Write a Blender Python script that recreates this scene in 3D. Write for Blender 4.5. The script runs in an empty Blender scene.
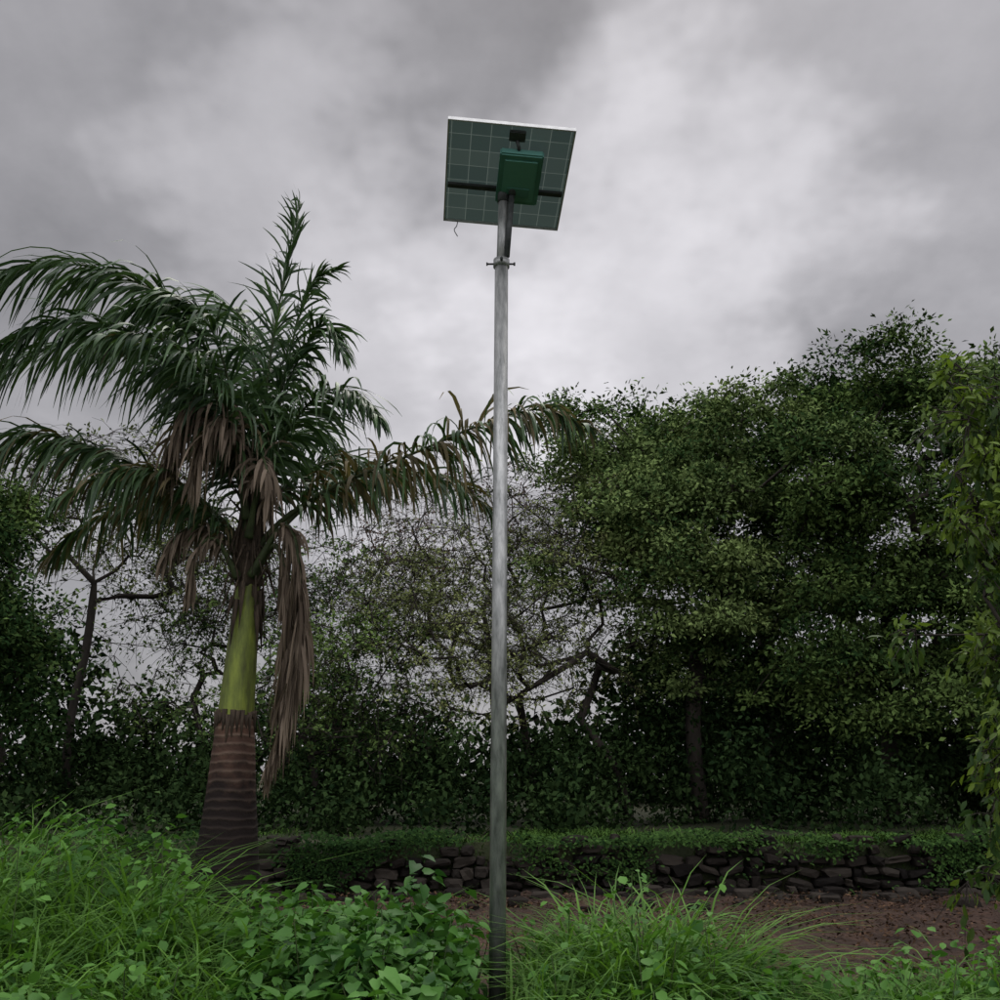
import bpy, math, numpy as np
from mathutils import Vector
rng=np.random.default_rng(7)
scene=bpy.context.scene
def nrmz(v):
    return v/np.maximum(np.linalg.norm(v,axis=-1,keepdims=True),1e-9)

# ---------------------------------------------------------------- materials
def new_mat(name):
    m=bpy.data.materials.new(name); m.use_nodes=True
    nt=m.node_tree; nt.nodes.clear()
    return m,nt,nt.nodes,nt.links
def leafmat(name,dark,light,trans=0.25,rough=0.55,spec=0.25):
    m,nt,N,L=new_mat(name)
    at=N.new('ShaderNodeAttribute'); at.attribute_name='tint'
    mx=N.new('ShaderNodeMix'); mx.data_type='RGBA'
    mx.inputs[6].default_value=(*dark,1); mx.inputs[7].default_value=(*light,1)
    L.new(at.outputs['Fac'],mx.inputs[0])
    o=N.new('ShaderNodeOutputMaterial')
    if spec>0:
        pr=N.new('ShaderNodeBsdfPrincipled'); pr.inputs['Roughness'].default_value=rough
        pr.inputs['Specular IOR Level'].default_value=spec
        L.new(mx.outputs[2],pr.inputs['Base Color'])
    else:
        pr=N.new('ShaderNodeBsdfDiffuse'); L.new(mx.outputs[2],pr.inputs['Color'])
    if trans<=0:
        L.new(pr.outputs[0],o.inputs[0]); return m
    tr=N.new('ShaderNodeBsdfTranslucent')
    g=N.new('ShaderNodeMix'); g.data_type='RGBA'; g.blend_type='MULTIPLY'; g.inputs[0].default_value=1
    g.inputs[7].default_value=(1.5,1.6,0.7,1); L.new(mx.outputs[2],g.inputs[6]); L.new(g.outputs[2],tr.inputs['Color'])
    ms=N.new('ShaderNodeMixShader'); ms.inputs[0].default_value=trans
    L.new(pr.outputs[0],ms.inputs[1]); L.new(tr.outputs[0],ms.inputs[2])
    L.new(ms.outputs[0],o.inputs[0])
    return m
def noisemat(name,c1,c2,scale=5,rough=0.8,bump=0.3,detail=8,metal=0,stretch=(1,1,1),c3=None,bscale=None,bdist=0.02):
    m,nt,N,L=new_mat(name)
    tc=N.new('ShaderNodeTexCoord'); mp=N.new('ShaderNodeMapping'); mp.inputs['Scale'].default_value=stretch
    L.new(tc.outputs['Object'],mp.inputs[0])
    n=N.new('ShaderNodeTexNoise'); n.inputs['Scale'].default_value=scale; n.inputs['Detail'].default_value=detail; n.inputs['Roughness'].default_value=.65
    L.new(mp.outputs[0],n.inputs[0])
    r=N.new('ShaderNodeValToRGB'); r.color_ramp.elements[0].position=.33; r.color_ramp.elements[1].position=.68
    r.color_ramp.elements[0].color=(*c1,1); r.color_ramp.elements[1].color=(*c2,1)
    if c3:
        e=r.color_ramp.elements.new(.5); e.color=(*c3,1)
    L.new(n.outputs[0],r.inputs[0])
    pr=N.new('ShaderNodeBsdfPrincipled'); pr.inputs['Roughness'].default_value=rough; pr.inputs['Metallic'].default_value=metal
    pr.inputs['Specular IOR Level'].default_value=.3
    L.new(r.outputs[0],pr.inputs['Base Color'])
    n2=N.new('ShaderNodeTexNoise'); n2.inputs['Scale'].default_value=bscale or scale*3; n2.inputs['Detail'].default_value=6
    L.new(mp.outputs[0],n2.inputs[0])
    b=N.new('ShaderNodeBump'); b.inputs['Strength'].default_value=bump; b.inputs['Distance'].default_value=bdist
    L.new(n2.outputs[0],b.inputs['Height']); L.new(b.outputs[0],pr.inputs['Normal'])
    o=N.new('ShaderNodeOutputMaterial'); L.new(pr.outputs[0],o.inputs[0])
    return m

# ---------------------------------------------------------------- mesh helpers
def link(ob,parent=None):
    scene.collection.objects.link(ob)
    if parent: ob.parent=parent
    return ob
def empty(name,loc=(0,0,0)):
    e=bpy.data.objects.new(name,None); e.empty_display_size=.3
    scene.collection.objects.link(e); return e      # parts carry world coordinates
def mesh_np(name,V,loops,starts,mat,tint=None,parent=None,smooth=True):
    me=bpy.data.meshes.new(name)
    me.vertices.add(len(V)); me.vertices.foreach_set('co',np.asarray(V,np.float32).ravel())
    me.loops.add(len(loops)); me.loops.foreach_set('vertex_index',np.asarray(loops,np.int32))
    me.polygons.add(len(starts)); me.polygons.foreach_set('loop_start',np.asarray(starts,np.int32))
    me.update(calc_edges=True)
    if tint is not None:
        a=me.attributes.new('tint','FLOAT','POINT'); a.data.foreach_set('value',np.asarray(tint,np.float32))
    me.polygons.foreach_set('use_smooth',np.full(len(starts),smooth))
    me.materials.append(mat)
    return link(bpy.data.objects.new(name,me),parent)
T_SIMPLE=(np.array([[0,0,0],[.45,.5,.07],[1,0,-.06],[.45,-.5,.07]]),[[0,3,2,1]])
T_BROAD=(np.array([[0,0,0],[.35,0,.02],[.7,0,-.03],[1.02,0,-.16],[-.1,.24,.06],[.22,.5,.09],[.62,.34,.02],[-.1,-.24,.06],[.22,-.5,.09],[.62,-.34,.02]]),
  [[0,1,5,4],[1,2,6,5],[2,3,6],[1,0,7,8],[2,1,8,9],[3,2,9]])
T_OVATE=(np.array([[0,0,0],[.3,.38,.05],[.65,.4,.03],[1,0,-.12],[.65,-.4,.03],[.3,-.38,.05],[.5,0,-.02]]),
  [[0,6,1],[6,2,1],[6,3,2],[0,5,6],[5,4,6],[4,3,6]])
def leaves(name,pos,d,n,Ln,Wd,tint,mat,tmpl=T_SIMPLE,parent=None):
    T,F=tmpl; k=len(T); N=len(pos)
    d=nrmz(d); s=nrmz(np.cross(n,d)); n=np.cross(d,s)
    V=pos[:,None,:]+Ln[:,None,None]*(T[None,:,0,None]*d[:,None,:]+T[None,:,2,None]*n[:,None,:])+Wd[:,None,None]*T[None,:,1,None]*s[:,None,:]
    fl=np.concatenate([np.array(f) for f in F]); cnt=np.array([len(f) for f in F])
    st=np.concatenate([[0],np.cumsum(cnt)[:-1]])
    loops=(fl[None,:]+np.arange(N)[:,None]*k).ravel(); starts=(st[None,:]+np.arange(N)[:,None]*len(fl)).ravel()
    return mesh_np(name,V.reshape(-1,3),loops,starts,mat,np.repeat(tint,k),parent)
def strips(name,P,side,W,tint,mat,parent=None):
    N,S,_=P.shape
    A=P+side*W[...,None]*.5; B=P-side*W[...,None]*.5
    V=np.stack([A,B],2).reshape(-1,3)
    i=np.arange(S-1)*2
    q=np.stack([i,i+1,i+3,i+2],1).ravel()
    loops=(q[None,:]+np.arange(N)[:,None]*S*2).ravel()
    starts=np.arange(N*(S-1))*4
    return mesh_np(name,V,loops,starts,mat,np.repeat(tint,S*2),parent)
def tubes(name,paths,mat,parent=None,sides=7,closed=True):
    V=[];loops=[];starts=[];off=0
    for pts,rad in paths:
        pts=np.asarray(pts,float); rad=np.asarray(rad,float)*np.ones(len(pts)); S=len(pts)
        t=nrmz(np.gradient(pts,axis=0))
        ref=np.array([1,0,0.]) if abs(t[:,0]).mean()<.7 else np.array([0,1,0.])
        u=nrmz(np.cross(t,ref)); v=np.cross(t,u)
        a=np.linspace(0,2*math.pi,sides,endpoint=False)
        R=pts[:,None,:]+rad[:,None,None]*(np.cos(a)[None,:,None]*u[:,None,:]+np.sin(a)[None,:,None]*v[:,None,:])
        V.append(R.reshape(-1,3))
        for k in range(S-1):
            for j in range(sides):
                j2=(j+1)%sides
                starts.append(len(loops)); loops+= [off+k*sides+j,off+k*sides+j2,off+(k+1)*sides+j2,off+(k+1)*sides+j]
        if closed:
            starts.append(len(loops)); loops+=[off+j for j in range(sides)][::-1]
            starts.append(len(loops)); loops+=[off+(S-1)*sides+j for j in range(sides)]
        off+=S*sides
    return mesh_np(name,np.concatenate(V),loops,starts,mat,None,parent)
def catmull(pts,n):
    P=np.asarray(pts,float); P=np.vstack([2*P[0]-P[1],P,2*P[-1]-P[-2]])
    seg=len(P)-3; out=[]
    for t in np.linspace(0,seg-1e-6,n):
        i=int(t); f=t-i; p0,p1,p2,p3=P[i:i+4]
        out.append(.5*((2*p1)+(-p0+p2)*f+(2*p0-5*p1+4*p2-p3)*f*f+(-p0+3*p1-3*p2+p3)*f**3))
    return np.array(out)
def vnoise(x,y,seed=0,scale=1.):
    r=np.random.default_rng(seed); z=0
    for k in range(6):
        a=r.uniform(0,6.28); f=scale*(1+.55*k); z=z+np.sin((x*np.cos(a)+y*np.sin(a))*f+r.uniform(0,6.28))/(1+.4*k)
    return z/2.4
def box(name,size,mat,M,parent,bevel=.008):
    import bmesh
    bm=bmesh.new(); bmesh.ops.create_cube(bm,size=1)
    for v in bm.verts: v.co=Vector((v.co.x*size[0],v.co.y*size[1],v.co.z*size[2]))
    if bevel: bmesh.ops.bevel(bm,geom=bm.edges[:],offset=bevel,segments=2,affect='EDGES')
    me=bpy.data.meshes.new(name); bm.to_mesh(me); bm.free(); me.transform(M); me.materials.append(mat)
    return link(bpy.data.objects.new(name,me),parent)

# ---------------------------------------------------------------- camera
cam=bpy.data.cameras.new('camera'); cam.lens=34.56; cam.sensor_width=36; cam.clip_end=3000
co=bpy.data.objects.new('camera',cam); co.location=(0,0,1.6); co.rotation_euler=(math.radians(90+16),0,0)
scene.collection.objects.link(co); scene.camera=co
try:
    scene.view_settings.view_transform='Standard'; scene.view_settings.look='None'; scene.view_settings.exposure=0
except Exception: pass

# ---------------------------------------------------------------- sky + sun
SUN_EL=math.radians(55); SUN_AZ=math.radians(12)   # ahead, slightly right
w=bpy.data.worlds.new('World'); scene.world=w; w.use_nodes=True
nt=w.node_tree; N=nt.nodes; L=nt.links; N.clear()
out=N.new('ShaderNodeOutputWorld'); bg=N.new('ShaderNodeBackground')
sky=N.new('ShaderNodeTexSky'); sky.sky_type='NISHITA'; sky.sun_disc=False; sky.sun_elevation=SUN_EL; sky.sun_rotation=SUN_AZ
tc=N.new('ShaderNodeTexCoord')
def vm(op,a,b=None,scale=None):
    n=N.new('ShaderNodeVectorMath'); n.operation=op
    if hasattr(a,'node'): L.new(a,n.inputs[0])
    else: n.inputs[0].default_value=a
    if b is not None:
        if hasattr(b,'node'): L.new(b,n.inputs[1])
        else: n.inputs[1].default_value=b
    if scale is not None: n.inputs['Scale'].default_value=scale
    return n
def mt(op,a,b=0.,clamp=False):
    n=N.new('ShaderNodeMath'); n.operation=op; n.use_clamp=clamp
    for i,x in enumerate((a,b)):
        if hasattr(x,'node'): L.new(x,n.inputs[i])
        else: n.inputs[i].default_value=x
    return n.outputs[0]
dirn=vm('NORMALIZE',tc.outputs['Generated']).outputs[0]
sep=N.new('ShaderNodeSeparateXYZ'); L.new(dirn,sep.inputs[0])
zz=mt('ADD',mt('MAXIMUM',sep.outputs[2],0.0),0.35)
cmb=N.new('ShaderNodeCombineXYZ'); L.new(mt('DIVIDE',sep.outputs[0],zz),cmb.inputs[0]); L.new(mt('DIVIDE',sep.outputs[1],zz),cmb.inputs[1])
def noise(vec,scale,detail,rough=.5,off=(0,0,0),dim='2D'):
    v=vm('ADD',vec,off).outputs[0]
    n=N.new('ShaderNodeTexNoise'); n.noise_dimensions=dim; n.inputs['Scale'].default_value=scale; n.inputs['Detail'].default_value=detail
    n.inputs['Roughness'].default_value=rough; L.new(v,n.inputs[0]); return n
nA=noise(cmb.outputs[0],2.9,6,.57,(3.1,1.7,0))
wob=noise(cmb.outputs[0],3.8,4,.60,(7.7,.3,0))
wv=vm('SCALE',vm('SUBTRACT',wob.outputs[1],(.5,.5,.5)).outputs[0],scale=.36).outputs[0]
dd=vm('ADD',dirn,wv).outputs[0]; dd=vm('NORMALIZE',dd).outputs[0]
def blob(d,ang,amp):
    dot=vm('DOT_PRODUCT',dd,d); mr=N.new('ShaderNodeMapRange'); mr.interpolation_type='SMOOTHSTEP'
    L.new(dot.outputs['Value'],mr.inputs[0]); mr.inputs[1].default_value=math.cos(math.radians(ang)); mr.inputs[2].default_value=1
    mr.inputs[3].default_value=0; mr.inputs[4].default_value=amp; return mr.outputs[0]
acc=mt('ADD',mt('MULTIPLY',mt('SUBTRACT',nA.outputs[0],.5),.40),.385)
for d,a,am in [((.13,.873,.471),15,.30),((-.19,.79,.584),10,.14),((-.09,.911,.37),17,.34),((.32,.75,.60),12,.06),
               ((-.42,.726,.548),15,-.05),((-.10,.84,.51),8,-.17),((.0,.68,.73),17,-.10)]:
    acc=mt('ADD',acc,blob(d,a,am))
acc=mt('MAXIMUM',acc,.2)
# added fill: out-of-view sky brightened overhead and behind the viewer to light foliage
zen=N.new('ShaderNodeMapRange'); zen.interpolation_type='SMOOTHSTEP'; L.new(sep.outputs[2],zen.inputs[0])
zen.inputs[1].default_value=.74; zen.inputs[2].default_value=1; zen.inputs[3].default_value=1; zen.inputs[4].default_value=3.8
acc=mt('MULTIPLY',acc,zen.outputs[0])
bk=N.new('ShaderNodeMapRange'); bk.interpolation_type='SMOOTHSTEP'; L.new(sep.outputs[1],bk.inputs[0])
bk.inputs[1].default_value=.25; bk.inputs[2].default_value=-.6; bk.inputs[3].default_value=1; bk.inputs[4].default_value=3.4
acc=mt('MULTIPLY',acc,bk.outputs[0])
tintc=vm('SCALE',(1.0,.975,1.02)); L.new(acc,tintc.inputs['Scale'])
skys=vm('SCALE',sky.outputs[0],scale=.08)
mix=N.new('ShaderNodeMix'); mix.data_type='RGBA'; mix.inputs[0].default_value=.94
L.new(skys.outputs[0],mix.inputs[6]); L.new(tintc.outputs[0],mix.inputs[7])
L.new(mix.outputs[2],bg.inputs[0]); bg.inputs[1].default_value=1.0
L.new(bg.outputs[0],out.inputs[0])
sl=bpy.data.lights.new('sun','SUN'); sl.energy=1.4; sl.angle=math.radians(30); sl.color=(1,.96,.88)
so=bpy.data.objects.new('sun',sl); scene.collection.objects.link(so)
sd=Vector((math.sin(SUN_AZ)*math.cos(SUN_EL),math.cos(SUN_AZ)*math.cos(SUN_EL),math.sin(SUN_EL)))
so.rotation_euler=sd.to_track_quat('Z','Y').to_euler(); so.location=(5,5,20)

# ---------------------------------------------------------------- ground
m_ground=noisemat('ground_soil',(.014,.018,.008),(.04,.036,.018),1.3,.95,.6,c3=(.024,.032,.012),bscale=14,bdist=.05)
m_dirt=noisemat('red_dirt',(.020,.011,.008),(.078,.044,.030),3.2,.95,.9,c3=(.044,.026,.018),bscale=22,bdist=.06)
def terr_y(x): return 14.0+.12*np.sin(x*.7)+.03*x
def ground_z(x,y):
    t=np.clip((y-(terr_y(x)+.02))/.18,0,1)
    return .70*t+np.clip(y-15,0,40)*.012+np.where(y>14.6,.05*vnoise(x,y,3,.9),0)
ys=np.concatenate([[-400,-100,-20,0],np.arange(2,13.6,.5),np.arange(13.6,14.8,.07),np.arange(15,40,.6),[50,80,150,400,1500]])
xs=np.concatenate([[-1500,-300,-80,-30],np.arange(-20,20.1,.4),[30,80,300,1500]])
X,Y=np.meshgrid(xs,ys); Z=ground_z(X,Y)
V=np.stack([X,Y,Z],-1).reshape(-1,3); nx=len(xs)
q=[]
for j in range(len(ys)-1):
    i=np.arange(nx-1)+j*nx; q.append(np.stack([i,i+1,i+1+nx,i+nx],1))
q=np.concatenate(q); mesh_np('ground',V,q.ravel(),np.arange(len(q))*4,m_ground)
xs=np.arange(-9,13,.06); ys=np.arange(7.6,13.82,.06); X,Y=np.meshgrid(xs,ys)
Z=.006+.03*(1+vnoise(X,Y,5,2.3))+.018*(1+vnoise(X,Y,6,9))
Z+=rng.uniform(0,.022,Z.shape)
V=np.stack([X,Y,Z],-1).reshape(-1,3); nx=len(xs); q=[]
for j in range(len(ys)-1):
    i=np.arange(nx-1)+j*nx; q.append(np.stack([i,i+1,i+1+nx,i+nx],1))
q=np.concatenate(q); mesh_np('dirt_path',V,q.ravel(),np.arange(len(q))*4,m_dirt)
m_litter=leafmat('dead_leaf_litter',(.028,.018,.012),(.13,.08,.05),0,.8,0)
n=24000; x=rng.uniform(-7,10,n); y=rng.uniform(8,13.8,n)
k=vnoise(x,y,61,1.6)+rng.normal(0,.5,n)>-.2; x,y=x[k],y[k]; n=len(x)
leaves('leaf_litter',np.stack([x,y,rng.uniform(.07,.12,n)],1),rng.normal(0,1,(n,3))*[1,1,.35],rng.normal(0,.35,(n,3))+[0,0,1],rng.uniform(.03,.08,n),rng.uniform(.015,.04,n),rng.uniform(0,1,n)**1.5,m_litter)

# ---------------------------------------------------------------- dry-stone wall
import bmesh
bm=bmesh.new(); bmesh.ops.create_icosphere(bm,subdivisions=2,radius=1); SV=np.array([v.co[:] for v in bm.verts]); SF=np.array([[v.index for v in f.verts] for f in bm.faces]); bm.free()
SB=np.sign(SV)*np.abs(SV)**.5
def stone(s):
    k=rng.normal(0,1,(3,3)); ph=rng.uniform(0,6.28,3)
    f=1+.11*np.sin(SV@k.T*2.2+ph).sum(1,keepdims=True)+.04*rng.standard_normal((len(SV),1))
    return SB*f*s
Vs=[];Fs=[];off=0;tn=[]
z=0.0
for row in range(6):
    h=rng.uniform(.10,.16); x=-4.2
    while x<9:
        wd=rng.uniform(.12,.42)
        a=rng.uniform(-.25,.25); s=np.array([wd*.47,.15*rng.uniform(.7,1.2),h*.52*rng.uniform(.6,1.15)])
        v=stone(s)@np.array([[math.cos(a),0,math.sin(a)],[0,1,0],[-math.sin(a),0,math.cos(a)]])
        if not (row>=4 and rng.random()<(.35 if row==4 else .7)):
            cx=x+wd/2; v=v+np.array([cx,terr_y(cx)-.05+.025*row+rng.uniform(-.09,.05),z+h/2+rng.uniform(-.025,.025)])
            Vs.append(v);Fs.append(SF+off);off+=len(SV);tn.append(np.full(len(SV),rng.random()))
        x+=wd
    z+=h
for i in range(200):
    cx=rng.uniform(-4,9); s=rng.uniform(.02,.12)*np.array([1.3,1,.7])
    v=stone(s)+np.array([cx,terr_y(cx)-.2-abs(rng.normal(0,.5)),.05+s[2]*.4]); Vs.append(v);Fs.append(SF+off);off+=len(SV);tn.append(np.full(len(SV),rng.random()))
F=np.concatenate(Fs)
m_stone=leafmat('stone',(.009,.008,.0075),(.042,.036,.030),0,.9,.05)
mesh_np('stone_wall',np.concatenate(Vs),F.ravel(),np.arange(len(F))*3,m_stone,np.concatenate(tn),smooth=False)

# ---------------------------------------------------------------- grass & weeds
def blades(name,bx,by,bz,length,mat,width=.012,S=6,spread=.5,tbase=None,droop=.55):
    n=len(bx); th=rng.uniform(0,2*math.pi,n); lean=np.abs(rng.normal(0,spread,n))+.08
    d=np.stack([np.cos(th)*lean,np.sin(th)*lean,np.ones(n)],1); d=nrmz(d)
    u=np.linspace(0,1,S)
    hd=np.stack([np.cos(th),np.sin(th),np.zeros(n)],1)
    P=np.stack([bx,by,bz],1)[:,None,:]+length[:,None,None]*(d[:,None,:]*u[None,:,None]+hd[:,None,:]*(u**2.2)[None,:,None]*(droop*.9*rng.uniform(.4,1.2,n))[:,None,None])
    P[:,:,2]-=length[:,None]*(u**2.6)[None,:]*(droop*rng.uniform(.5,1.3,n))[:,None]
    side=np.stack([-np.sin(th),np.cos(th),rng.uniform(-.3,.3,n)],1); side=nrmz(side)
    W=width*rng.uniform(.6,1.3,n)[:,None]*(np.sin(np.pi*np.clip(.18+.82*u,0,1))**.7+.02)[None,:]
    t=np.clip(rng.normal(.5,.22,n) if tbase is None else tbase+rng.normal(0,.15,n),0,1)
    # nothing grows across the trodden strip that leads up to the lamp post
    clear=((np.abs(P[:,:,0]+.01)<.075)&(P[:,:,1]<7.1)).any(1)
    if length.max()>.4: P,side,W,t=P[~clear],side[~clear],W[~clear],t[~clear]
    return strips(name,P,np.repeat(side[:,None,:],S,1),W,t,mat)
HX=np.array([-6,-4.2,-3.15,-2.6,-2.1,-1.8,-1.3,-.9,-.35,-.1,.15,.6,1.05,1.35,1.6,1.8,2.2,3,4.5])
HZ=np.array([1.36,1.36,1.30,1.2,1.04,.84,.84,.96,.92,.80,.76,.96,.96,.80,.58,.50,.60,.68,.7])
def veg_h(x,y):
    xn=x*6.5/np.maximum(y,3)
    h=np.interp(xn,HX,HZ)
    back=np.interp(xn,[-6,-2.2,-1.4,-.2,0,1.3,1.6,4],[10.2,9.6,7.8,7.6,7.8,7.8,7.4,7.4])
    k=np.clip((back-y)/1.0,0,1)**.5
    f=np.interp(y,[3.8,5,6,6.6,8,10],[.5,.62,.9,1,1.0,.85])
    return h*k*f*(1+.13*vnoise(x,y,11,3.1)+.07*vnoise(x,y,12,8))
m_grass=leafmat('grass_green',(.032,.085,.017),(.125,.255,.046),.3,.6,.10)
m_weed=leafmat('weed_leaf',(.026,.082,.018),(.11,.25,.046),.25,.55,.12)
m_weed2=leafmat('vine_leaf',(.018,.062,.014),(.080,.20,.036),.2,.5,.15)
def weeds(name,xr,yr,n_pl,lf_len,mat,per=26,sel=None,seed=0,tmpl=T_BROAD,spread=.13):
    r=np.random.default_rng(seed)
    x=r.uniform(xr[0],xr[1],n_pl); y=r.uniform(yr[0],yr[1],n_pl); h=veg_h(x,y)
    ok=h>.2
    if sel is not None: ok&=sel(x,y,r)
    x,y,h=x[ok],y[ok],h[ok]; n=len(x)
    lx=r.normal(0,.08,n); ly=r.normal(0,.08,n)
    hh=h*r.uniform(.62,1.10,n)
    u=1-np.abs(r.normal(0,.28,(n,per))); u=np.clip(u,.1,1)
    az=r.uniform(0,6.283,(n,per))
    rad=spread*r.uniform(.2,1.3,(n,per))*(1.15-u*.5)
    P=np.stack([x[:,None]+lx[:,None]*u+rad*np.cos(az),y[:,None]+ly[:,None]*u+rad*np.sin(az),hh[:,None]*u+r.uniform(-.03,.03,(n,per))],-1)
    d=np.stack([np.cos(az),np.sin(az),r.normal(-.25,.45,(n,per))],-1)
    nm=np.stack([np.cos(az)*.5+r.normal(0,.4,az.shape),np.sin(az)*.5+r.normal(0,.4,az.shape),np.ones_like(az)],-1)
    Ln=lf_len*r.uniform(.5,1.3,az.shape)*r.uniform(.7,1.25,n)[:,None]
    pt=np.clip(r.normal(.45,.2,n),0,1)
    t=np.clip(pt[:,None]+r.normal(0,.14,az.shape)+.25*(u-.7),0,1)
    P=P.reshape(-1,3); keep=~((np.abs(P[:,0]+.01)<.10+.16*r.random(len(P))**2)&(P[:,1]<7.1))
    leaves(name,P[keep],d.reshape(-1,3)[keep],nm.reshape(-1,3)[keep],Ln.ravel()[keep],(Ln*r.uniform(.6,.95,Ln.shape)).ravel()[keep],t.ravel()[keep],mat,tmpl)
    return x,y,lx,ly,hh
m_stem=noisemat('green_stem',(.03,.06,.02),(.07,.10,.03),20,.7,.1)
xn=lambda x,y:x*6.5/y
vs=weeds('vine_plant',(-2.4,.1),(4.0,7.8),680,.095,m_weed2,24,lambda x,y,r:(xn(x,y)>-1.55)&(x<-.20-.10*np.sin(y*5)),1)
ws=weeds('weed_plant',(-7,.2),(4.0,10.5),1900,.075,m_weed,22,lambda x,y,r:(xn(x,y)<-1.1)&(vnoise(x,y,71,2.2)+r.normal(0,.3,len(x))>-.05),2,T_OVATE,.15)
ws2=weeds('weed_plant',(-.3,5),(4.0,8),1000,.070,m_weed,16,lambda x,y,r:(x>.2)&(vnoise(x,y,72,2.6)+r.normal(0,.35,len(x))>0),3,T_OVATE,.13)
paths=[]
for g in (vs,ws,ws2):
    for i in range(0,len(g[0]),2):
        x,y,lx,ly,h=[a[i] for a in g]
        paths.append(([(x,y,0),(x+lx*.4,y+ly*.4,h*.5),(x+lx,y+ly,h*.97)],[.006,.005,.003]))
tubes('plant_stems',paths,m_stem,None,4,False)
def tufts(name,n_t,xr,yr,per,lenf,sel,mat,width,seed,hfun=veg_h,hz=0.,spread=.45,droop=.55,tr=.06):
    r=np.random.default_rng(seed)
    x=r.uniform(*xr,n_t); y=r.uniform(*yr,n_t); ok=sel(x,y,r); x,y=x[ok],y[ok]; h=hfun(x,y); k=h>.12; x,y,h=x[k],y[k],h[k]
    h=h*r.uniform(.66,1.12,len(h))
    bx=(x[:,None]+r.normal(0,tr,(len(x),per))).ravel(); by=(y[:,None]+r.normal(0,tr,(len(x),per))).ravel()
    ln=(h[:,None]*lenf*r.uniform(.6,1.2,(len(x),per))).ravel()
    t=np.repeat(np.clip(r.normal(.5,.2,len(x)),0,1),per)
    return blades(name,bx,by,np.zeros_like(bx)+hz,ln,mat,width,6,spread,t,droop)
tufts('grass',480,(-.6,3.2),(4.0,7.8),50,1.30,lambda x,y,r:(x>.12)&(xn(x,y)<1.6),m_grass,.016,21,spread=.36)
tufts('grass',440,(1.2,6.0),(3.8,7.5),48,1.45,lambda x,y,r:(xn(x,y)>1.5),m_grass,.013,22,spread=.6,droop=.7)
tufts('grass',1050,(-7,-.6),(4.0,10),40,1.30,lambda x,y,r:(xn(x,y)<-1.2)&(vnoise(x,y,71,2.2)+r.normal(0,.3,len(x))<.25),m_grass,.016,23,spread=.35)
tufts('grass',80,(-2.2,-.3),(4.6,7.6),26,1.25,lambda x,y,r:x<5,m_grass,.013,24,spread=.35)
m_grass2=leafmat('short_grass',(.026,.062,.016),(.09,.17,.036),0,.6,0)
n=48000; x=rng.uniform(-7,11,n); y=terr_y(x)+.0+np.abs(rng.normal(0,1.0,n)); msk=vnoise(x,y,31,1.4)+rng.normal(0,.35,n)+np.where(x<.3,-.8,.05)>-.20
x,y=x[msk],y[msk]
blades('terrace_grass',x,y,ground_z(x,y)-.02,rng.uniform(.05,.20,len(x))*(1+.6*vnoise(x,y,35,1.9)),m_grass2,.014,4,.5)
n=26000; x=rng.uniform(-8,10,n); y=rng.uniform(6.8,13.9,n); msk=(vnoise(x,y,33,1.1)+rng.normal(0,.25,n)>.80)|((y<8.7)&(rng.random(n)<.45))|((y>13.5)&(rng.random(n)<.25))
x,y=x[msk],y[msk]; blades('verge_grass',x,y,np.full(len(x),.03),rng.uniform(.05,.19,len(x)),m_grass2,.01,4,.6)
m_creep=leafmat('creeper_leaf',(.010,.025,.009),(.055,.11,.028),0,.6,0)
n=30000; x=rng.uniform(-5,9,n); zc=rng.uniform(.05,1.0,n)**.7
k=vnoise(x,zc*1.5,41,1.7)*1.3+rng.normal(0,.3,n)+(zc-.7)*1.1>.18; x=x[k];zc=zc[k]; n=len(x)
y=terr_y(x)-.22+rng.uniform(-.10,.6,n)*(zc>.72)
P=np.stack([x,y,np.where(zc>.72,.68+rng.uniform(0,.13,n)*(1+.9*vnoise(x,x*0,43,2.6)),zc)],1)
leaves('creeper_plant',P,np.stack([rng.normal(0,1,n),-np.ones(n)*.6,rng.normal(-.3,.5,n)],1),np.stack([rng.normal(0,.5,n),-np.ones(n)*.6,rng.normal(1,.4,n)],1),rng.uniform(.03,.09,n),rng.uniform(.02,.06,n),rng.uniform(0,1,n)*np.where(x<.3,.4,1),m_creep,T_OVATE)

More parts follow.
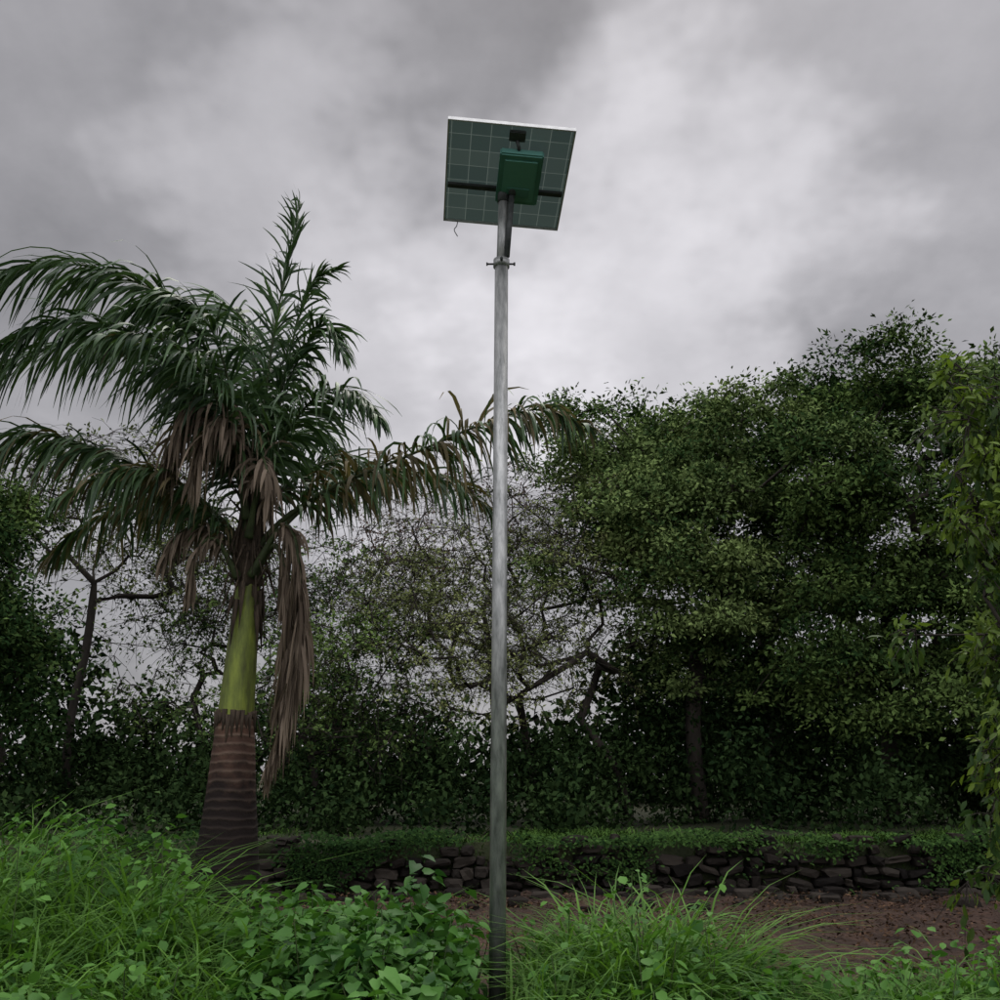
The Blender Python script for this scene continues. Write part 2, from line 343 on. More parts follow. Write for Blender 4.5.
# ---------------------------------------------------------------- trees
m_bark=noisemat('bark_dark',(.013,.011,.009),(.048,.040,.032),4,.9,.6,stretch=(1,1,.3))
def make_tree(name,base,top,blobs,n_clump,per,leaf,cr,mat,seed,r0=.16,tmpl=T_SIMPLE,aspect=.5,flat=.6,shell=.55,droop=-.1,tb=.45,bark=None,sub=0,tw=.24,twig=0):
    r=np.random.default_rng(seed); root=empty(name)
    base=np.array(base,float); top=np.array(top,float)
    nodes=[base]; par=[-1]
    mid=(base+top)/2+np.array([r.normal(0,.25),r.normal(0,.2),0])
    for p in catmull([base,mid,top],7)[1:]:
        nodes.append(p); par.append(len(nodes)-2)
    bl=np.array([[*b[0],*b[1]] for b in blobs])
    if sub:   # boughs: each crown mass is broken into separate leafy boughs with gaps between
        nb=[]
        for b in bl:
            for k in range(sub):
                v=nrmz(r.normal(0,1,3)); v[1]-=.2
                f=r.uniform(.35,1.1); s=r.uniform(.22,.48)
                nb.append([*(b[:3]+v*f*b[3:]),b[3]*s*1.25,b[4]*s,b[5]*s*.72])
        bl=np.array(nb)
    vol=bl[:,3]*bl[:,4]*bl[:,5]
    bi=r.choice(len(bl),n_clump,p=vol**.8/np.sum(vol**.8))
    v=nrmz(r.normal(0,1,(n_clump,3))); rr=r.uniform(0,1,n_clump)**(1-shell)*r.uniform(.9,1.25,n_clump)
    C=bl[bi,:3]+v*rr[:,None]*bl[bi,3:]
    bt=r.normal(0,.18,len(bl))
    o=np.argsort(np.linalg.norm(C-top,axis=1)); C=C[o]; bi=bi[o]
    tips=[]
    for c in C:
        A=np.array(nodes[2:]); d=np.linalg.norm(A-c,axis=1)+.25*np.maximum(0,A[:,2]-c[2])*2
        k=int(np.argmin(d))+2; a=np.array(nodes[k]); dist=np.linalg.norm(c-a)
        s=max(1,min(5,int(dist/.45))); prev=k
        bend=r.normal(0,.10*dist,3)+np.array([0,0,.10*dist])
        for j in range(1,s+1):
            f=j/s; p=a+(c-a)*f+bend*math.sin(math.pi*f); nodes.append(p); par.append(prev); prev=len(nodes)-1
        tips.append(prev)
    cnt=np.zeros(len(nodes))
    for t in tips: cnt[t]+=1
    for i in range(len(nodes)-1,0,-1): cnt[par[i]]+=cnt[i]
    rad=np.maximum(.008,r0*(cnt/cnt[0])**.5)
    kids={}
    for i in range(1,len(nodes)): kids.setdefault(par[i],[]).append(i)
    paths=[];stack=[(0,None)]
    while stack:
        s,fr=stack.pop(); pts=[];rd=[]
        if fr is not None: pts.append(nodes[fr]); rd.append(min(rad[fr],rad[s]*1.15))
        cur=s
        while True:
            pts.append(nodes[cur]); rd.append(rad[cur]); ch=kids.get(cur,[])
            if not ch: break
            ch=sorted(ch,key=lambda c:-cnt[c])
            for c in ch[1:]: stack.append((c,cur))
            cur=ch[0]
        if len(pts)>1: paths.append((np.array(pts),rd))
    tubes('trunk_and_branches',paths,bark or m_bark,root,5,False)
    m=len(C); npl=r.poisson(per*r.uniform(.4,1.6,m)); ci=np.repeat(np.arange(m),npl); n=len(ci)
    crs=cr*r.uniform(.55,1.5,m)
    if twig:  # leaves strung along real twigs
        td=nrmz(r.normal(0,1,(m,twig,3))*[1,1,flat+.15]); tl=crs[:,None]*r.uniform(.7,1.7,(m,twig))
        ti=r.integers(0,twig,n); u=r.uniform(.1,1,n)**.8
        base_o=td[ci,ti]*(tl[ci,ti]*u)[:,None]; base_o[:,2]-=.35*u*u*tl[ci,ti]
        off=base_o/crs[ci,None]+r.normal(0,.05,(n,3))
        P=C[ci]+base_o+r.normal(0,leaf*.35,(n,3))
        d=td[ci,ti]*.7+r.normal(0,.55,(n,3)); d[:,2]+=droop
        tp=[]
        for a in range(m):
            for b in range(twig):
                e=td[a,b]*tl[a,b]; tp.append((np.array([C[a],C[a]+e*.5-[0,0,.09*tl[a,b]],C[a]+e-[0,0,.35*tl[a,b]]]),[.007,.005,.003]))
        tubes('twigs',tp,bark or m_bark,root,3,False)
    else:
        off=r.normal(0,1,(n,3)); off=nrmz(off)*(r.uniform(0,1,n)**.55)[:,None]; off[:,2]*=flat
        sp=r.random(n)<.18; off[sp]*=r.uniform(1.1,2.0,(sp.sum(),1))
        P=C[ci]+off*crs[ci,None]*1.3
        P[:,2]-=(np.hypot(off[:,0],off[:,1])**2)*crs[ci]*.35
        d=off+r.normal(0,.55,(n,3)); d[:,2]+=droop
    nm=r.normal(0,.6,(n,3)); nm[:,2]+=.8; nm[:,1]-=.35
    ct=np.clip(r.normal(tb,tw,m)+bt[bi],0,1)
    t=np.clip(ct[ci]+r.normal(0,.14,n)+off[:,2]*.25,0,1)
    Ln=leaf*r.uniform(.55,1.4,n)
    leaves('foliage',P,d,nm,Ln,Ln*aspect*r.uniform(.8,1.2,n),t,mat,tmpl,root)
    return root
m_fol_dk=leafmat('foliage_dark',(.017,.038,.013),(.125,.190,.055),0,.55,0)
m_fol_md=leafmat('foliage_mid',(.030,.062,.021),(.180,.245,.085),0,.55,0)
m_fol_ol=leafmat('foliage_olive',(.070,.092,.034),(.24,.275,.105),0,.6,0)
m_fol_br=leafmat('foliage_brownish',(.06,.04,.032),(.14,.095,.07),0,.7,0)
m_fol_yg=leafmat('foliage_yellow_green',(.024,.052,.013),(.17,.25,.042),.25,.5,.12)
m_under=leafmat('undergrowth_leaf',(.009,.020,.008),(.045,.078,.026),0,.55,0)
make_tree('broadleaf_tree',(3.8,19,.8),(3.9,19,4.0),[((2.6,19,8.2),(1.7,1.9,1.7)),((4.4,19,8.0),(1.5,1.9,1.4)),((5.1,18.6,7.3),(1.9,1.9,1.6)),((2.6,18.6,6.2),(1.5,1.8,1.5)),((4.2,17.8,5.4),(2.6,1.3,1.6)),((5.2,18,3.8),(1.8,1.3,1.3)),((3.3,18,4.0),(1.3,1.1,1.1))],600,155,.10,.34,m_fol_md,101,.16,sub=12,flat=.5)
make_tree('broadleaf_tree',(7.0,18,.8),(7.3,18,4.2),[((6.4,18,7.2),(1.4,1.8,1.5)),((8.2,17.6,8.4),(1.7,1.8,1.8)),((7.4,17.4,6),(2.4,1.7,1.6)),((8.8,17,5),(1.9,1.5,1.6)),((6.6,17,4.2),(1.8,1.2,1.5)),((8.0,17,3.2),(1.8,1.0,1.1))],600,155,.10,.34,m_fol_dk,102,.17,sub=13,flat=.5)
make_tree('broadleaf_tree',(11.0,18.5,.8),(10.8,18,4.2),[((10.4,18,8.3),(1.9,2,2.0)),((11,17.5,5.4),(2.2,1.8,2)),((12.6,18,6.5),(2,2,2.2)),((10.4,17,3.2),(1.8,1,1.4))],280,120,.12,.42,m_fol_dk,103,.2,sub=9)
make_tree('broadleaf_tree',(6.2,22.5,.8),(6.2,22.5,5),[((5.6,22,8.8),(2.4,1.5,1.7)),((8.4,22,9.4),(2.4,1.5,1.6)),((3.0,22,8.9),(1.5,1.3,1.6)),((7.2,21.5,7),(3.0,1.2,2)),((5.2,21.5,5.5),(2.4,1.0,1.8))],340,105,.14,.44,m_fol_dk,104,.2,sub=8,tb=.25)
make_tree('acacia_tree',(.9,21,.8),(.4,21,3.2),[((-.3,21,6.2),(3.2,1.6,2.0)),((1.6,20.5,6.6),(1.7,1.4,2.3)),((-1.6,20.6,5.0),(2.3,1.4,1.4)),((.4,20,4.0),(2.8,1,1.3))],400,54,.078,.42,m_fol_ol,105,.09,aspect=.42,flat=.3,tb=.5,twig=6)
make_tree('acacia_tree',(2.4,18.6,.8),(1.5,18.4,2.6),[((.5,18,4.2),(2.3,1.2,1.3)),((1.6,18.2,6.1),(1.1,1.0,1.5)),((-.8,18,3.6),(1.9,1,1.1)),((-1.8,18,4.8),(1.2,.8,1.0))],230,56,.076,.40,m_fol_ol,106,.08,aspect=.42,flat=.3,tb=.5,twig=6)
make_tree('twiggy_tree',(-.2,25,.8),(-.2,25,4),[((-.2,25,8.0),(3.6,1.6,1.8)),((-3,25,7),(2,1.6,1.8))],250,18,.09,.5,m_fol_br,107,.10,twig=5)
make_tree('broadleaf_tree',(-9.4,17,.8),(-9.3,17,3.0),[((-9.9,17,5.6),(1.5,1.6,1.5)),((-8.9,16.5,4.2),(1.2,1.4,1.2)),((-10,16.6,3.9),(2,1.4,1.8)),((-8.9,16.4,2.8),(1.4,1,1.2))],320,140,.11,.38,m_fol_dk,108,.16,tb=.12,sub=8)
make_tree('twiggy_tree',(-8.6,20,.8),(-8.6,20,4.0),[((-8.8,20,7.4),(2.4,1.4,1.7)),((-6.8,20,6.4),(1.8,1.2,1.4))],240,28,.10,.5,m_fol_ol,111,.09,tb=.2,twig=5)
make_tree('broadleaf_tree',(-6.6,21,.8),(-6.6,21,3.2),[((-6.6,21,5.2),(2.4,1.4,1.4)),((-4.2,21,5.4),(2.4,1.4,1.6)),((-5.4,20.5,3.2),(3,1.2,.8))],380,30,.095,.46,m_fol_dk,109,.07,twig=5)
make_tree('broadleaf_tree',(-3.3,18,.8),(-3.5,18,2.2),[((-3.9,18,2.7),(1.5,1,1.0)),((-2.2,18,2.7),(1.6,1,.9)),((-3,18,3.8),(1.4,1,1.0))],220,46,.09,.38,m_fol_dk,110,.07,twig=5)
def mass(name,blobs,dens,leaf,mat,seed,aspect=.6,tb=.4,zmin=.6):
    r=np.random.default_rng(seed); Ps=[];Ts=[]
    for (c,s) in blobs:
        n=int(dens*s[0]*s[2]); nc=max(6,n//70); v=nrmz(r.normal(0,1,(nc,3)))*(r.uniform(0,1,nc)**.3)[:,None]
        C=np.array(c)+v*np.array(s); k=r.integers(0,nc,n); o=r.normal(0,.20*max(1,leaf/.14),(n,3)); Ps.append(C[k]+o)
        ct=np.clip(r.normal(tb,.2,nc),0,1); Ts.append(np.clip(ct[k]+r.normal(0,.12,n),0,1))
    P=np.concatenate(Ps);T=np.concatenate(Ts); kk=P[:,2]>zmin; P=P[kk];T=T[kk]; n=len(P)
    Ln=leaf*r.uniform(.6,1.4,n); nm=r.normal(0,.6,(n,3)); nm[:,2]+=1
    d=r.normal(0,1,(n,3)); d[:,2]-=.3
    leaves(name,P,d,nm,Ln,Ln*aspect,T,mat)
r=np.random.default_rng(55); bl=[]
for x in np.arange(-13,14,.75):
    h=r.uniform(1.1,2.0)+(1.2 if x>2 else (.7 if x<-7.5 else 0)); bl.append(((x+r.normal(0,.3),19.2+r.normal(0,.5),.7+h*.42),(r.uniform(.8,1.2),.7,h*.62)))
for x in np.arange(-13,14,.9):
    h=r.uniform(.6,1.7)+(.4 if x>3 else 0); bl.append(((x+r.normal(0,.4),16.8+r.normal(0,.7),.7+h*.4),(r.uniform(.5,.9),.5,h*.55)))
for x in np.arange(-8,0,.9):
    h=r.uniform(.3,.8); bl.append(((x+r.normal(0,.4),15.2+r.normal(0,.3),.7+h*.3),(r.uniform(.4,.7),.35,h*.5)))
mass('undergrowth',bl,1350,.11,m_under,56,tb=.35)
bl=[]
for x in np.arange(-36,37,1.5):
    h=r.uniform(2.2,3.4)+(2.6 if x>4 or x<-14 else 0); bl.append(((x+r.normal(0,.5),33+r.normal(0,2),.9+h*.45),(r.uniform(1.5,2.2),1.4,h*.6)))
mass('distant_trees',bl,400,.30,m_under,57)
make_tree('young_tree',(4.85,8.8,0),(4.7,8.6,2.6),[((4.3,8.4,4.9),(.36,.4,.55)),((4.6,8.3,4.1),(.45,.4,.6)),((4.1,8.2,3.75),(.2,.3,.28)),((4.1,8.1,1.75),(.28,.4,.32)),((3.5,8.1,2.74),(.2,.25,.08)),((4.4,8.2,2.7),(.40,.4,.5)),((4.8,8.6,3.5),(.5,.5,1.8)),((4.0,8.0,.85),(.35,.4,.5)),((4.45,8.2,1.3),(.4,.4,.8))],250,28,.105,.20,m_fol_yg,120,.05,tmpl=T_OVATE,aspect=.42,flat=.9,droop=-.9,tb=.36,twig=4)

# ---------------------------------------------------------------- royal palm
palm=empty('royal_palm_tree')
m,nt2,N2,L2=new_mat('palm_trunk')
tc2=N2.new('ShaderNodeTexCoord'); sp=N2.new('ShaderNodeSeparateXYZ'); L2.new(tc2.outputs['Object'],sp.inputs[0])
nz=N2.new('ShaderNodeTexNoise'); nz.inputs['Scale'].default_value=6; nz.inputs['Detail'].default_value=8; nz.inputs['Roughness'].default_value=.65; L2.new(tc2.outputs['Object'],nz.inputs[0])
nl=N2.new('ShaderNodeTexNoise'); nl.inputs['Scale'].default_value=1.7; nl.inputs['Detail'].default_value=2; L2.new(tc2.outputs['Object'],nl.inputs[0])
def mt2(op,a,b=0.,c=False):
    n=N2.new('ShaderNodeMath'); n.operation=op; n.use_clamp=c
    for i,x in enumerate((a,b)):
        if hasattr(x,'node'): L2.new(x,n.inputs[i])
        else: n.inputs[i].default_value=x
    return n.outputs[0]
zw=mt2('ADD',sp.outputs[2],mt2('ADD',mt2('MULTIPLY',nz.outputs[0],.05),mt2('MULTIPLY',nl.outputs[0],.14)))
rg=mt2('SINE',mt2('MULTIPLY',zw,2*math.pi/.085)); rg=mt2('POWER',mt2('ADD',mt2('MULTIPLY',rg,.5),.5),3)
rp=N2.new('ShaderNodeValToRGB'); cr=rp.color_ramp
cr.elements[0].position=0; cr.elements[0].color=(.008,.007,.006,1); cr.elements[1].position=1; cr.elements[1].color=(.11,.062,.042,1)
e=cr.elements.new(.62); e.color=(.014,.010,.009,1); e=cr.elements.new(.82); e.color=(.066,.038,.028,1)
L2.new(mt2('ADD',mt2('DIVIDE',sp.outputs[2],2.3),mt2('MULTIPLY',mt2('SUBTRACT',nz.outputs[0],.5),.6)),rp.inputs[0])
mx=N2.new('ShaderNodeMix'); mx.data_type='RGBA'
hz=mt2('POWER',mt2('MULTIPLY',sp.outputs[2],1/2.2,True),3)
L2.new(mt2('MULTIPLY',mt2('MULTIPLY',rg,hz),mt2('MULTIPLY',nz.outputs[0],.85)),mx.inputs[0]); L2.new(rp.outputs[0],mx.inputs[6]); mx.inputs[7].default_value=(.26,.20,.15,1)
pr=N2.new('ShaderNodeBsdfPrincipled'); pr.inputs['Roughness'].default_value=.85; pr.inputs['Specular IOR Level'].default_value=.15; L2.new(mx.outputs[2],pr.inputs['Base Color'])
bp=N2.new('ShaderNodeBump'); bp.inputs['Distance'].default_value=.03; bp.inputs['Strength'].default_value=.6; L2.new(mt2('ADD',mt2('MULTIPLY',rg,.4),nz.outputs[0]),bp.inputs['Height']); L2.new(bp.outputs[0],pr.inputs['Normal'])
o2=N2.new('ShaderNodeOutputMaterial'); L2.new(pr.outputs[0],o2.inputs[0]); m_ptrunk=m
m_shaft=noisemat('crownshaft_green',(.045,.050,.014),(.22,.27,.040),2.6,.55,.25,stretch=(3,3,.7),c3=(.115,.145,.024))
m_pet=noisemat('petiole_green',(.018,.026,.010),(.050,.070,.024),8,.7,.2)
m_fiber=noisemat('leaf_base_brown',(.02,.015,.011),(.085,.062,.042),10,.9,.6,stretch=(3,3,.4))
zz_=np.linspace(0,2.16,60); rr_=np.interp(zz_,[0,.3,.9,1.4,1.8,2.16],[.42,.365,.295,.245,.215,.185])*(1+.012*np.sin(zz_*2*math.pi/.105))
cx=np.interp(zz_,[0,2.16],[-2.66,-2.69])
tubes('trunk',[(np.stack([cx,np.full(60,10.),zz_],1),rr_)],m_ptrunk,palm,28)
zz_=np.linspace(2.14,3.62,30); rr_=np.interp(zz_,[2.14,2.22,2.6,3.1,3.5,3.62],[.182,.18,.165,.145,.12,.10])
cx=np.interp(zz_,[2.14,3.6],[-2.69,-2.66])
tubes('crownshaft',[(np.stack([cx,np.full(30,10.),zz_],1),rr_)],m_shaft,palm,24)
a_=np.linspace(0,6.28,26,endpoint=False)
sp_=[]
for a in a_:
    l=rng.uniform(.06,.30); c0=np.array([-2.69+.187*math.cos(a),10+.187*math.sin(a),2.2+rng.uniform(-.02,.05)])
    sp_.append(([c0,c0+[0,0,-l*.5],c0+[.02*math.cos(a),.02*math.sin(a),-l]],[.03,.022,.004]))
# old sheath strips still clinging to the upper shaft
for i in range(10):
    a=rng.uniform(0,6.28); zt=rng.uniform(3.2,3.6); l=rng.uniform(.2,.6); rr0=.15
    c0=np.array([-2.67+rr0*math.cos(a),10+rr0*math.sin(a),zt]); sp_.append(([c0,c0+[.03*math.cos(a),.03*math.sin(a),-l*.5],c0+[.05*math.cos(a),.05*math.sin(a),-l]],[.03,.022,.003]))
tubes('sheath_edge',sp_,m_fiber,palm,5)
C0=(-2.66,10,3.4)
m_palm=leafmat('palm_leaflet',(.018,.042,.018),(.080,.145,.055),.12,.45,.3)
m_palmb=leafmat('palm_leaflet_drying',(.05,.046,.024),(.18,.145,.08),.15,.6,.1)
m_dead=leafmat('palm_leaflet_dead',(.065,.050,.037),(.27,.215,.165),.1,.8,.05)
pet=[];LP=[[],[],[]]
def frond(pts,n=95,L0=.72,droop=.55,wind=(0,0,0),start=.28,kind=0,lift=.35,fwd=.7,r0=.032,fold=1.,dryness=0.,tmax=1.,jit=.12):
    pts=[C0]+pts if kind!=2 else pts
    n=int(n*1.35)
    c=catmull(pts,80); seg=np.linalg.norm(np.diff(c,axis=0),axis=1); s=np.concatenate([[0],np.cumsum(seg)]); s/=s[-1]
    rad=np.interp(s,[0,.15,.5,1],[r0*1.6,r0,.015,.005]); pet.append((c,rad))
    T=nrmz(np.gradient(c,axis=0))
    for sg in (-1,1):
        q=np.linspace(start,1,n)+rng.normal(0,.004,n); q=np.clip(q,0,1)
        q=q[rng.random(n)>.07]; n_=len(q)
        p=np.stack([np.interp(q,s,c[:,k]) for k in range(3)],1); t=nrmz(np.stack([np.interp(q,s,T[:,k]) for k in range(3)],1))
        S=nrmz(np.cross(t,np.array([0,0,1.]))+1e-3); Nn=np.cross(S,t)
        rel=(q-start)/(1-start)
        Ln=L0*np.clip(np.sin(np.pi*(.16+.78*rel)),.05,1)**.6*rng.uniform(.6,1.15,n_)
        d=sg*S*fold+t*(fwd+.8*rel[:,None]**3)+Nn*(lift*rng.choice([-.5,.5,1.6],n_)[:,None]+rng.normal(0,.15,(n_,1)))+np.array(wind)*.5+rng.normal(0,jit,(n_,3))
        d=nrmz(d); K=7; u=np.linspace(0,1,K)
        dr=droop*rng.uniform(.45,1.5,n_); wv_=rng.uniform(.3,1.6,n_)
        P=np.zeros((n_,K,3)); P[:,0]=p; cur=d.copy()
        for k in range(1,K):
            cur=nrmz(cur+(np.array([0,0,-1.])*dr[:,None]*.55+np.array(wind)*.12*wv_[:,None])*(.4+u[k])+rng.normal(0,.05,(n_,3)))
            P[:,k]=P[:,k-1]+cur*Ln[:,None]/(K-1)
        D=nrmz(np.gradient(P,axis=1)); ref=nrmz(Nn+rng.normal(0,.5,(n_,3))); sd_=nrmz(np.cross(D,np.repeat(ref[:,None],K,1)))
        W=.040*rng.uniform(.6,1.15,n_)[:,None]*np.array([.5,.9,1,.95,.75,.45,.08])[None,:]
        tt=np.clip(rng.normal(.4,.24,n_),0,tmax)
        dry=(rng.random(n_)<dryness) if kind==0 else np.zeros(n_,bool)
        for kk,mk in ((kind,~dry),(1,dry)):
            if mk.any(): LP[kk].append((P[mk],sd_[mk],W[mk],tt[mk]))
# upper-left windblown arches
frond([(-2.74,9.98,4.5),(-3.05,9.85,5.75),(-3.65,9.6,6.62),(-4.45,9.3,6.90),(-5.2,9.1,6.72),(-5.8,9,6.2)],130,1.15,.62,(-.45,0,-.3),jit=.17)
frond([(-2.78,10.05,4.5),(-3.3,10.2,5.6),(-4.1,10.3,6.35),(-4.9,10.3,6.5),(-5.7,10.2,6.15),(-6.2,10.1,5.6)],115,1.05,.7,(-.4,0,-.2),jit=.17)
frond([(-2.76,9.9,4.5),(-3.2,9.5,5.4),(-3.8,9.2,6.0),(-4.5,9.0,6.1),(-5.1,8.9,5.75)],90,.9,.7,(-.4,0,-.2),jit=.17)
frond([(-2.72,10.05,4.6),(-2.8,10.2,5.8),(-3.05,10.5,6.8),(-3.5,10.8,7.2),(-4.1,11.0,7.0)],95,.9,.5,(-.5,0,0),jit=.17)
frond([(-2.74,9.9,4.6),(-2.9,9.6,5.6),(-3.15,9.3,6.3),(-3.5,9.1,6.45),(-3.9,9.0,6.2)],90,.9,.6,(-.35,0,-.1),jit=.17)
frond([(-2.66,10,4.6),(-2.60,9.95,5.9),(-2.50,9.9,6.9),(-2.40,9.9,7.6),(-2.36,9.9,8.1)],85,.58,.2,(-.15,0,.05),fwd=1.4,lift=.6,jit=.3)
frond([(-2.64,10,4.6),(-2.45,10,5.8),(-2.3,10.1,6.8),(-2.15,10.1,7.2),(-1.9,10.0,7.25)],75,.6,.3,(.2,0,0),.35,fwd=1.0,jit=.25)
frond([(-2.64,10,4.6),(-2.42,10,5.7),(-2.15,10,6.4),(-1.95,9.9,6.5),(-1.75,9.8,6.1)],85,.66,.5,(.1,0,-.1),.4,fwd=.9,jit=.2)
frond([(-2.62,9.9,4.4),(-2.3,9.7,5.1),(-1.9,9.4,5.45),(-1.5,9.1,5.35),(-1.2,8.9,5.0)],90,.72,.6,(.1,0,0),.35,jit=.2)
frond([(-2.68,10.1,4.5),(-2.6,10.8,5.4),(-2.4,11.8,5.9),(-2.1,12.7,5.6)],80,.8,.6,(-.2,0,0))
frond([(-2.62,10.1,4.3),(-2.2,10.6,5.0),(-1.7,11.2,5.3),(-1.2,11.7,5.1)],75,.75,.7,(.0,0,0),dryness=.2)
# lower left
frond([(-2.86,10,4.1),(-3.55,9.95,4.62),(-4.4,9.8,5.0),(-5.1,9.6,5.1),(-5.9,9.4,4.8)],125,.9,.95,(-.2,0,0),dryness=.2,jit=.17)
frond([(-2.85,10.1,4.0),(-3.4,10.6,4.6),(-4.1,11.0,4.8),(-4.9,11.3,4.6),(-5.5,11.4,4.1)],100,.85,1.0,(-.1,0,0),dryness=.3,jit=.17)
frond([(-2.85,9.9,4.0),(-3.3,9.5,4.5),(-3.8,9.2,4.55),(-4.3,9.0,4.2)],70,.65,1.0,(-.1,0,0),dryness=.4)
# right, windblown long one
frond([(-2.5,9.97,4.05),(-1.83,9.8,4.52),(-1.05,9.6,4.80),(-.22,9.4,5.10),(.4,9.2,5.2),(.9,9.05,4.95)],125,.80,1.0,(.05,0,0),.26,lift=.85,dryness=.5,jit=.28)
frond([(-2.5,10.1,4.0),(-2.0,10.5,4.7),(-1.3,10.9,5.1),(-.6,11.3,5.05),(.0,11.5,4.7)],80,.75,1.0,(.1,0,0),.30,lift=.6,dryness=.4,jit=.25)
# toward camera
frond([(-2.75,9.8,4.5),(-2.95,9.2,5.4),(-3.3,8.6,5.7),(-3.7,8.1,5.5)],75,.75,.8,(-.3,0,0),.35,dryness=.1)
# dry, collapsed fronds
frond([(-2.70,9.85,4.3),(-2.85,9.6,5.0),(-3.0,9.4,5.35),(-3.25,9.3,5.2),(-3.4,9.25,4.6)],75,.80,1.5,(0,0,-.5),.30,kind=2,fold=.7,jit=.35)
frond([(-2.68,9.8,4.2),(-2.75,9.5,4.9),(-2.85,9.3,5.15),(-3.0,9.2,4.9),(-3.05,9.2,4.4)],55,.65,1.5,(0,0,-.5),.35,kind=2,fold=.6,jit=.35)
frond([(-2.64,9.8,4.0),(-2.5,9.5,4.6),(-2.45,9.4,4.75),(-2.35,9.3,4.5),(-2.3,9.3,4.1)],36,.5,1.5,(0,0,-.4),.35,kind=2,fold=.6,jit=.35)
frond([(-2.6,9.85,3.6),(-2.3,9.7,4.05),(-2.12,9.6,3.95),(-2.0,9.58,3.2),(-2.05,9.55,2.4),(-2.22,9.55,1.65)],200,.74,1.2,(-.02,0,-1.0),.16,kind=2,fold=.7,fwd=1.3,jit=.32)
frond([(-2.6,9.9,3.6),(-2.36,9.75,3.9),(-2.2,9.66,3.6),(-2.12,9.62,2.9),(-2.2,9.6,2.2)],100,.65,1.2,(-.02,0,-1.0),.25,kind=2,fold=.6,fwd=1.3,jit=.32)
frond([(-2.72,10,3.6),(-2.95,9.9,4.05),(-3.3,9.8,4.1),(-3.5,9.7,3.7)],40,.5,1.2,(0,0,-.4),.3,kind=2,fold=.6,jit=.35)
frond([(-2.75,9.9,3.6),(-2.95,9.7,3.95),(-3.1,9.6,3.8),(-3.15,9.6,3.3)],30,.35,1.2,(0,0,-.6),.3,kind=2,fold=.5,jit=.35)
tubes('petioles',pet,m_pet,palm,7)
for k,(nm_,mt_) in enumerate((('fronds',m_palm),('drying_leaflets',m_palmb),('dead_fronds',m_dead))):
    if LP[k]:
        P=np.concatenate([a[0] for a in LP[k]]);S=np.concatenate([a[1] for a in LP[k]]);W=np.concatenate([a[2] for a in LP[k]]);T=np.concatenate([a[3] for a in LP[k]])
        strips(nm_,P,S,W,T,mt_,palm)
ps=[]
for i in range(90):
    a=rng.uniform(0,6.28); z0=rng.uniform(3.3,4.4); rr0=.10
    p0=np.array([-2.66+rr0*math.cos(a)*.8,10+rr0*math.sin(a),z0]); o=np.array([math.cos(a),math.sin(a),0])
    ln=rng.uniform(.25,.7); dn=rng.choice([1,-.6])
    ps.append((catmull([p0,p0+o*.06+[0,0,ln*.4],p0+o*rng.uniform(.1,.32)+[0,0,ln*dn]],6),np.linspace(rng.uniform(.012,.035),.004,6)))
ps.append((catmull([(-2.66,10,3.5),(-2.68,10,4.0),(-2.7,10,4.7)],6),[.13,.15,.15,.14,.11,.05]))
tubes('leaf_base_fibres',ps,m_fiber,palm,6)

# ---------------------------------------------------------------- solar street lamp
lamp=empty('solar_street_lamp')
m_galv=noisemat('galvanised_steel',(.16,.17,.165),(.44,.45,.44),22,.42,.15,metal=.55,c3=(.29,.30,.295),stretch=(1,1,.22),bdist=.004)
m_dkst=noisemat('dark_steel',(.03,.035,.035),(.07,.075,.075),12,.55,.1,metal=.3)
m_alu=noisemat('aluminium_frame',(.42,.43,.42),(.55,.56,.55),14,.45,.03,metal=.5)
m_box=noisemat('green_painted_box',(.08,.21,.18),(.10,.26,.22),4,.5,.05)
m_box2=noisemat('green_painted_lid',(.11,.28,.24),(.13,.32,.27),4,.45,.05)
tubes('pole',[([(-.02,7,-.05),(.012,7,5.63)],[.057,.054])],m_galv,lamp,40)
tubes('pole_upper_tube',[([(.012,7,5.55),(.03,7,6.22)],[.043,.042])],m_galv,lamp,32)
tubes('clamp_ring',[([(.011,7,5.58),(.012,7,5.645)],[.066,.066]),([(.012,7,5.645),(.012,7,5.655)],[.062,.05])],m_galv,lamp,32)
tubes('clamp_bolts',[([(-.10,7,5.61),(-.05,7,5.61)],.008),([(.07,7,5.61),(.125,7,5.61)],.008),([(-.112,7,5.61),(-.10,7,5.61)],.015),([(.11,7,5.61),(.125,7,5.61)],.015),([(.012,6.9,5.61),(.012,6.95,5.61)],.012)],m_dkst,lamp,8)
A=np.array([-.391,6.387,6.536]);B=np.array([.606,6.462,6.482]);Cc=np.array([.495,7.508,6.248]);D=np.array([-.501,7.433,6.302])
ctr=(A+B+Cc+D)/4; ux=nrmz(B-A+Cc-D); vy=nrmz(D-A+Cc-B); vy=nrmz(vy-ux*np.dot(ux,vy)); nzv=np.cross(ux,vy)
if nzv[2]<0: nzv=-nzv
from mathutils import Matrix
def pm(u,v,h):   # panel-space placement: u along width, v along length, h along normal
    c=ctr+ux*u+vy*v+nzv*h
    return Matrix(((ux[0],vy[0],nzv[0],c[0]),(ux[1],vy[1],nzv[1],c[1]),(ux[2],vy[2],nzv[2],c[2]),(0,0,0,1)))
PW,PL=1.0,1.075
mc,ntc,Nc,Lc=new_mat('solar_cells_backsheet')
tcc=Nc.new('ShaderNodeTexCoord')
br=Nc.new('ShaderNodeTexBrick'); br.offset=0; br.inputs['Color1'].default_value=(.055,.085,.080,1); br.inputs['Color2'].default_value=(.085,.118,.108,1); br.inputs['Mortar'].default_value=(.19,.235,.215,1)
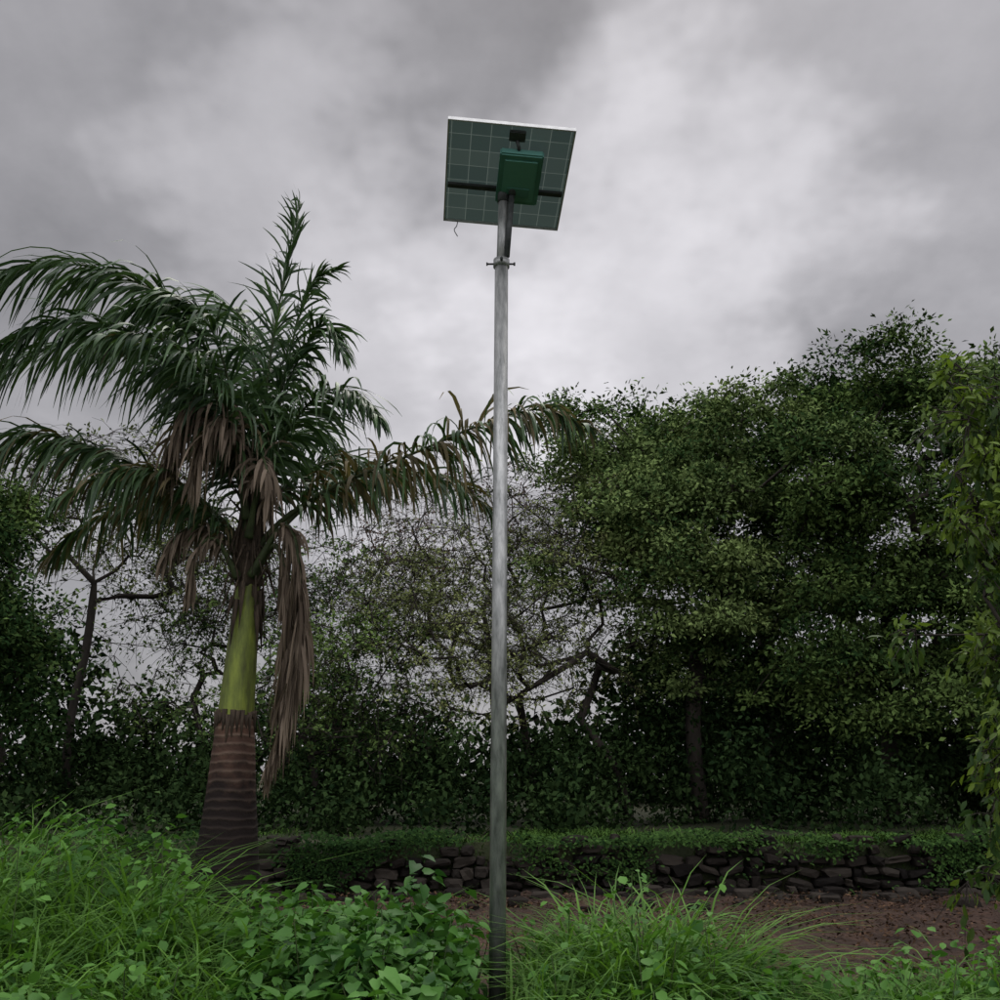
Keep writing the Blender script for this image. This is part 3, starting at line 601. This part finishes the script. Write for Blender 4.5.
br.inputs['Scale'].default_value=1; br.inputs['Mortar Size'].default_value=.0035; br.inputs['Brick Width'].default_value=.158; br.inputs['Row Height'].default_value=.158; br.inputs['Mortar Smooth'].default_value=.4
mpc=Nc.new('ShaderNodeMapping'); mpc.inputs['Location'].default_value=(.474,.553,0); Lc.new(tcc.outputs['Object'],mpc.inputs[0]); Lc.new(mpc.outputs[0],br.inputs[0])
prc=Nc.new('ShaderNodeBsdfPrincipled'); prc.inputs['Roughness'].default_value=.3; Lc.new(br.outputs[0],prc.inputs['Base Color'])
trc=Nc.new('ShaderNodeBsdfTranslucent'); Lc.new(br.outputs[0],trc.inputs[0]); msc=Nc.new('ShaderNodeMixShader'); msc.inputs[0].default_value=.30
Lc.new(prc.outputs[0],msc.inputs[1]); Lc.new(trc.outputs[0],msc.inputs[2])
oc=Nc.new('ShaderNodeOutputMaterial'); Lc.new(msc.outputs[0],oc.inputs[0])
h1,h2=PW/2-.006,PL/2-.006
me=bpy.data.meshes.new('solar_module'); me.from_pydata([(-h1,-h2,0),(h1,-h2,0),(h1,h2,0),(-h1,h2,0)],[],[(0,1,2,3)]); me.materials.append(mc)
ob=link(bpy.data.objects.new('solar_module',me),lamp); ob.matrix_world=pm(0,0,0.006)
for nm_,sz,u,v in (('frame_a',(PW+.012,.012,.036),0,-PL/2),('frame_b',(PW+.012,.012,.036),0,PL/2),('frame_c',(.012,PL-.013,.034),-PW/2,0),('frame_d',(.012,PL-.013,.034),PW/2,0)):
    box(nm_,sz,m_alu,pm(u,v,0),lamp,.002)
box('mounting_rail',(PW-.03,.045,.03),m_dkst,pm(0,.12,-.018),lamp,.003)
box('battery_box',(.35,.53,.075),m_box,pm(.10,-.085,-.085),lamp,.012)
box('battery_box_lid',(.27,.43,.014),m_box2,pm(.10,-.085,-.130),lamp,.006)
box('battery_box_inset',(.19,.10,.008),m_box,pm(.10,.03,-.141),lamp,.003)
box('junction_box',(.13,.10,.03),m_dkst,pm(.05,-.445,-.02),lamp,.006)
tubes('cable_gland',[(np.array([ctr+ux*.05+vy*-.41+nzv*-.03,ctr+ux*.07+vy*-.37+nzv*-.07,ctr+ux*.08+vy*-.31+nzv*-.07]),.014)],m_dkst,lamp,8)
tubes('support_arm',[([(.055,6.97,5.66),(.10,6.95,6.26)],[.024,.024]),([(.012,6.98,5.70),(.075,6.97,5.80)],[.016,.016])],m_dkst,lamp,12)
tubes('panel_bracket',[([(.03,7,6.18),(.03,7.0,6.36)],[.05,.05]),([(.10,6.95,6.22),(.10,6.9,6.36)],[.03,.03])],m_dkst,lamp,16)
tubes('hanging_cable',[(catmull([D+ux*.13+nzv*-.02,D+ux*.12+[0,0,-.06],D+ux*.10+[0,0,-.10],D+ux*.13+[0,0,-.16]],12),.004)],m_dkst,lamp,6)
